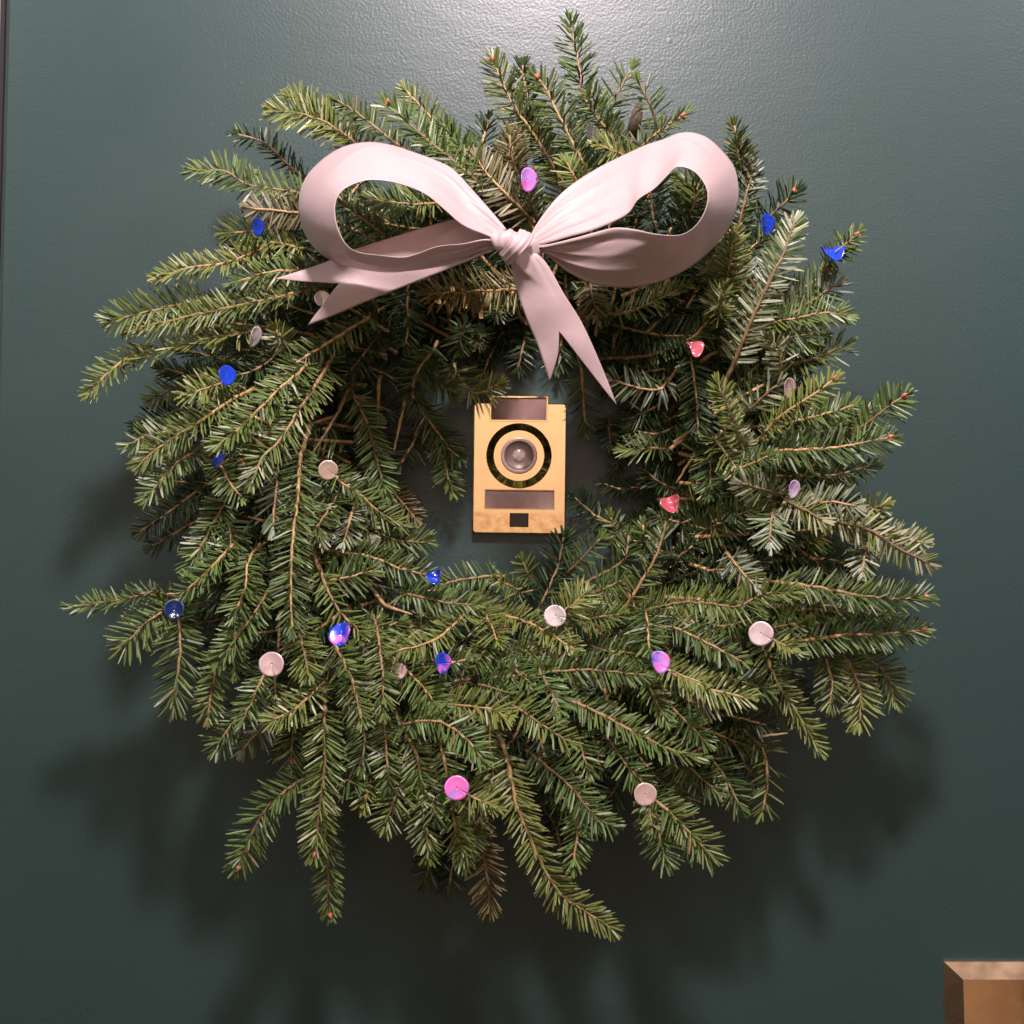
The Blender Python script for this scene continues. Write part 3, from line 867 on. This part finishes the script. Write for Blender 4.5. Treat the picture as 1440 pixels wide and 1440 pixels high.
# ------------------------------------------------------------------ ribbon bow
bow = bpy.data.objects.new('ribbon_bow', None); col.objects.link(bow); bow.location = P(726, 345, .15)
tag(bow, 'pale pink satin ribbon bow with two loops and two notched tails', 'bow')
BOW_O = np.array(bow.location)
def strip(name, A, B, nu, nv, notch=0.0, bulge=0.0, fold=(0, 0, 0), side=1):
    a = catmull([P(*p) for p in A], nu*4); b = catmull([P(*p) for p in B], nu*4)
    vs_ = []; rc = random.Random(len(A)*7+int(A[0][0]))
    creases = [((k+.6)/5+rc.uniform(-.06, .06), rc.uniform(.035, .08), rc.uniform(.07, .26), rc.choice((-1, 1))*rc.uniform(.5, 1.2)) for k in range(5)]
    wr = (rc.uniform(.25, .4), rc.uniform(.6, .8))
    K = nu*4-1
    for i in range(nu):
        for j in range(nv):
            v = j/(nv-1); um = 1-notch*(1-abs(2*v-1)); u = um*i/(nu-1)
            t = u*K; i0 = min(int(t), K-1); f = t-i0
            pa = a[i0]*(1-f)+a[i0+1]*f; pb = b[i0]*(1-f)+b[i0+1]*f
            p = pa*(1-v)+pb*v
            ta = (a[min(i0+2, K)]-a[max(i0-2, 0)]); wv = pb-pa
            nn = np.cross(ta, wv); nn = nn/(np.linalg.norm(nn)+1e-9)
            if nn[1] > 0 and side == 1: nn = -nn
            h = bulge*math.sin(math.pi*v)*math.sin(math.pi*min(1, u*1.0+.0))
            g = 0
            for cv, cw_, cl, ca in creases:           # sharp pinched creases running out of the knot
                reach = math.exp(-(u/cl)**2)+(math.exp(-((1-u)/cl)**2) if fold[2] else 0)
                g += ca*reach*math.exp(-abs(v-cv-.25*(u if u < .5 else 1-u))/cw_)
            h += fold[0]*g*(1-math.exp(-u/.02))
            h += .0016*math.exp(-((u-wr[0])/.05)**2)*math.exp(-abs(v-.3-3*(u-wr[0]))/.10)+.0014*math.exp(-((u-wr[1])/.05)**2)*math.exp(-abs(v-.7+3*(u-wr[1]))/.12)
            h += .0007*math.sin(7*u+3*v)+.0005*math.sin(23*u+5*v)
            vs_.append(p+nn*h-BOW_O)
    fs = [(i*nv+j, i*nv+j+1, (i+1)*nv+j+1, (i+1)*nv+j) for i in range(nu-1) for j in range(nv-1)]
    o = link_mesh(name, vs_, fs, M_RIB, bow, True)
    s = o.modifiers.new('thickness', 'SOLIDIFY'); s.thickness = .0003; s.offset = 0
    return o
def withd(pts, ds):
    n = len(pts); q = np.interp(np.linspace(0, 1, n), np.linspace(0, 1, len(ds)), ds)
    return [(x, y, d) for (x, y), d in zip(pts, q)]
LO = [(712,322),(689,296),(662,266),(636,238),(608,224),(580,214),(548,205),(515,202),(482,208),(452,225),(430,248),(419,280),(424,318),(442,349),(472,370),(505,380),(545,385),(585,381),(620,374),(652,364),(678,354),(702,346)]
LI = [(704,339),(680,331),(650,317),(624,294),(600,273),(574,260),(547,253),(520,252),(497,259),(480,270),(472,284),(471,302),(476,322),(488,342),(505,352),(535,357),(565,361),(586,357),(615,346),(650,341),(682,334),(704,340)]
strip('loop', withd(LO, [.160,.152,.150,.150,.150,.150,.152,.158]), withd(LI, [.164,.176,.186,.190,.190,.188,.182,.164]), 120, 33, bulge=.0022, fold=(.0022, 5, 1))
RO = [(742,338),(757,312),(782,280),(810,256),(847,233),(880,217),(908,205),(935,197),(955,189),(975,187),(997,194),(1018,213),(1034,237),(1039,275),(1028,315),(1003,350),(965,381),(920,400),(876,405),(835,399),(800,383),(770,360),(750,349)]
RI = [(748,346),(770,342),(800,334),(832,325),(862,312),(884,298),(897,279),(920,264),(937,248),(952,235),(972,239),(987,252),(995,270),(992,292),(978,315),(955,329),(922,328),(893,322),(865,320),(838,326),(808,334),(775,342),(752,345)]
strip('loop', withd(RO, [.160,.154,.150,.150,.150,.150,.150,.158]), withd(RI, [.164,.172,.184,.190,.190,.184,.174,.164]), 120, 33, bulge=.0022, fold=(.0022, 5, 1))
strip('tail', withd([(704,336),(672,312),(640,309),(560,331),(502,349),(465,365),(425,380),(386,392)], [.158,.146,.142,.140,.138,.136,.136,.138]),
      withd([(706,344),(690,352),(667,363),(612,386),(556,408),(500,431),(466,445),(432,458)], [.158,.150,.146,.144,.140,.138,.136,.134]), 60, 25, notch=.27, bulge=.003, fold=(.003, 5, 0))
strip('tail', withd([(724,350),(718,362),(724,398),(740,447),(758,491),(773,537)], [.168,.172,.164,.158,.152,.146]),
      withd([(744,352),(764,364),(793,413),(820,457),(849,522),(868,571)], [.166,.168,.162,.156,.148,.142]), 60, 25, notch=.35, bulge=.0022, fold=(.004, 3, 0))
def knot():
    a = np.array(P(698, 337, .166)); b = np.array(P(756, 350, .166)); ax = b-a; Ln = np.linalg.norm(ax); ax = ax/Ln
    u = np.cross(ax, [0, -1, 0]); u /= np.linalg.norm(u); v = np.cross(ax, u)
    nu, nv = 30, 48; vs_ = []; fs = []
    for i in range(nu):
        s = i/(nu-1)
        for j in range(nv):
            th = 2*math.pi*j/nv
            sk = s+.10*math.sin(th)              # wrap runs slantwise
            r = .0056+.0026*math.sin(math.pi*s)+.0008*math.sin(sk*16+th)+.0004*math.sin(sk*29-2*th)
            r *= (.80 if (i in (0, nu-1)) else 1)
            vs_.append(a+ax*(s*Ln+.004*math.sin(th))+r*(u*math.cos(th)*1.05+v*math.sin(th)*.9)-BOW_O)
    for i in range(nu-1):
        for j in range(nv): fs.append((i*nv+j, i*nv+(j+1) % nv, (i+1)*nv+(j+1) % nv, (i+1)*nv+j))
    fs += [tuple(range(nv)), tuple((nu-1)*nv+j for j in range(nv))]
    link_mesh('knot', vs_, fs, M_RIB, bow, True)
    # slanting fold across the knot
    c = catmull([P(741, 327, .176), P(734, 339, .182), P(722, 352, .182), P(708, 366, .172)], 24); vs_ = []; fs = []; n = 9
    T = np.gradient(c, axis=0); T /= np.linalg.norm(T, axis=1)[:, None]
    for i, p in enumerate(c):
        s = np.cross(T[i], [0, -1, 0]); s /= np.linalg.norm(s); up = np.cross(s, T[i])
        for k in range(n):
            q = -1+2*k/(n-1); vs_.append(p+s*q*.0052+np.array([0, -1, 0])*(.0022*(1-q*q)-.0010*math.cos(q*9))-BOW_O)
    for i in range(len(c)-1):
        for k in range(n-1): fs.append((i*n+k, i*n+k+1, (i+1)*n+k+1, (i+1)*n+k))
    o = link_mesh('knot_fold', vs_, fs, M_RIB, bow, True); m = o.modifiers.new('thickness', 'SOLIDIFY'); m.thickness = .0012; m.offset = 0
knot()

# ------------------------------------------------------------------ sequins
def sq_mat(name, colr, rough, metal, coat):
    return mat_simple(name, colr, rough, metal, nscale=160, namp=.10, coat=coat)
SQ = {'blue': sq_mat('sequin_blue', (0.012, 0.05, 0.52), .28, .0, .6), 'navy': sq_mat('sequin_navy', (0.006, 0.02, 0.09), .25, .0, .6),
      'magenta': sq_mat('sequin_magenta', (0.72, 0.16, 0.50), .3, .0, .5), 'lilac': sq_mat('sequin_lilac', (0.44, 0.22, 0.62), .3, 0, .5),
      'white': sq_mat('sequin_white', (0.62, 0.56, 0.56), .3, 0.15, .6), 'pink': sq_mat('sequin_pale_pink', (0.46, 0.34, 0.33), .3, .15, .6),
      'cream': sq_mat('sequin_cream', (0.36, 0.265, 0.20), .35, .1, .5), 'red': sq_mat('sequin_rose', (0.36, 0.07, 0.09), .3, 0, .5),
      'clear': sq_mat('sequin_grey', (0.30, 0.28, 0.26), .25, 0, .5)}
SQ['clear'].node_tree.nodes['Principled BSDF'].inputs['Transmission Weight'].default_value = .8
MIXES = {}
def sq_mix(cols):
    """foil that shades softly from one colour into the next"""
    key = tuple(cols)
    if len(set(key)) == 1: return SQ[key[0]]
    if key not in MIXES:
        m, nt, b = new_mat('sequin_'+'_'.join(key)); n = noise(nt, 95, 1.5)
        st = [(.36+.28*i/(len(key)-1), tuple(SQ_C[c])) for i, c in enumerate(key)]
        r = ramp(nt, n.outputs[0], st); nt.links.new(r.outputs[0], b.inputs['Base Color'])
        b.inputs['Roughness'].default_value = .28; b.inputs['Coat Weight'].default_value = .6
        MIXES[key] = m
    return MIXES[key]
SQ_C = {k: m.node_tree.nodes['Principled BSDF'].inputs['Base Color'].default_value[:3] for k, m in SQ.items()}
def sequin(px, py, r, cols, tilt, label, cut=(300, 70), cup=.16, lift=.024, depth=None):
    """cupped disc with a slit cut (start angle, width in degrees) where the twig passes; tilt = (about x, about z) degrees"""
    R = r*MPP*.84; n = 40; rings = 6; vs_ = []; fs = []; ms = []
    cw = 0.0; ca = math.radians(cut[0])
    a0 = math.radians(cut[0]+cut[1]*.5+cw*.5); sweep = math.radians(360-cw)
    for i in range(rings+1):
        q = i/rings
        for k in range(n+1):
            a = a0+sweep*k/n; rr = R*(.004+.996*q)
            fold = (.10 if cup < .45 else .42)*R*q*math.sin(2*a+1.0)
            crs = .55*cup*R*q*abs(math.sin(a-ca))*(1 if cup > .2 else .3)
            vs_.append((rr*math.cos(a)*(1+.02*math.sin(5*a)), -cup*R*(q*q)-fold-crs, rr*math.sin(a)))
    for i in range(rings):
        for k in range(n):
            fs.append((i*(n+1)+k, i*(n+1)+k+1, (i+1)*(n+1)+k+1, (i+1)*(n+1)+k))
            ms.append(0)
    o = link_mesh('sequin', vs_, fs, [sq_mix(cols)], None, True, ms)
    d = depth if depth is not None else ring_depth(px, py)+lift*.75
    o.location = P(px, py, d); o.rotation_euler = (math.radians(tilt[0]), 0, math.radians(tilt[1]))
    s = o.modifiers.new('thickness', 'SOLIDIFY'); s.thickness = .00018; s.offset = 0
    tag(o, label, 'sequin', 'sequins dotted over the wreath')
sequin(741, 253, 18, ['lilac','lilac','magenta'], (8, 48), 'lilac sequin above the bow knot between its two loops', (110, 95), .15, .02)
sequin(361, 319, 14, ['navy','blue'], (5, 62), 'narrow dark blue sequin turned edgewise left of the bow loop', (200, 30))
sequin(1077, 316, 16, ['navy','blue','navy'], (5, 42), 'dark blue sequin on the twig right of the bow loop', (150, 80))
sequin(1167, 363, 18, ['blue','blue'], (-52, 10), 'bright blue cupped sequin on the lone outer twig tip', (40, 90), .5)
sequin(453, 420, 12, ['white'], (0, 15), 'white sequin tucked beside the bow tail notch', (250, 40))
sequin(357, 474, 17, ['white'], (20, 74), 'white sequin standing edge-on above the left sprigs', (200, 30), .1)
sequin(318, 528, 15, ['blue','blue','blue'], (0, 48), 'blue sequin behind a pale green tip among left sprigs', (180, 70))
sequin(309, 648, 13, ['blue','navy'], (-35, -40), 'half-hidden blue sequin over a short drooping sprig', (270, 120))
sequin(461, 661, 15, ['cream'], (5, 15), 'cream sequin deep in the foliage near the wreath opening', (280, 90))
sequin(971, 494, 15, ['red'], (-35, 30), 'folded rose-pink sequin beneath the right bow loop', (60, 110), .5, .03)
sequin(1107, 546, 16, ['pink'], (10, 48), 'oval pale pink sequin by the orange-tipped right sprig', (200, 30), .2, .02)
sequin(946, 711, 15, ['red'], (-30, -25), 'folded rose-pink sequin at the end of a bare woody twig', (130, 100), .55, .03)
sequin(1114, 688, 14, ['lilac','white'], (10, 45), 'oval lilac-white sequin on the pale upturned spray', (190, 30), .2, .045)
SEQ_Y = .045
sequin(1070, 891, 18, ['pink','white'], (2, -6), 'round pale pink sequin with a short sprig poking through', (300, 62), .12, .042)
sequin(781, 866, 17, ['white'], (2, -10), 'bright white sequin below the brass door viewer', (310, 80), .15, .036)
sequin(925, 932, 17, ['blue','lilac','magenta'], (-15, 35), 'purple and blue sequin between two crossing lower sprigs', (290, 60), .25, .045)
sequin(615, 813, 13, ['blue','navy','blue'], (-30, -30), 'small crumpled blue sequin at the lower wreath opening', (330, 120), .5, .055)
sequin(481, 893, 18, ['blue','blue','magenta'], (-25, -28), 'blue and magenta sequin beside a bare forked twig', (285, 80), .25, .045)
sequin(619, 933, 16, ['blue','blue','magenta'], (-3, 50), 'blue sequin with a pink patch around a tiny twig tip', (310, 95), .25, .045)
sequin(382, 934, 18, ['pink'], (-8, 4), 'pale pink sequin hung over a thin vertical twig', (250, 65), .15, .042)
sequin(560, 944, 12, ['pink'], (0, 20), 'pale sequin mostly buried between lower sprigs', (10, 120), .2, .022)
sequin(642, 1108, 18, ['magenta','magenta','lilac'], (-3, 8), 'hot pink sequin among the bottom sprigs', (300, 60), .12, .045)
sequin(907, 1117, 17, ['cream','pink'], (-4, 6), 'dusty pink sequin above a forked hanging pair of sprigs', (250, 40), .15, .042)
sequin(245, 857, 14, ['navy'], (-10, 10), 'navy sequin at the fork of the far-reaching spray', (240, 80), .3, .06)
sequin(832, 190, 15, ['clear'], (0, 40), 'thin grey sequin among the upright top sprigs', (60, 40), .2, .02)

sc.render.engine = 'CYCLES'
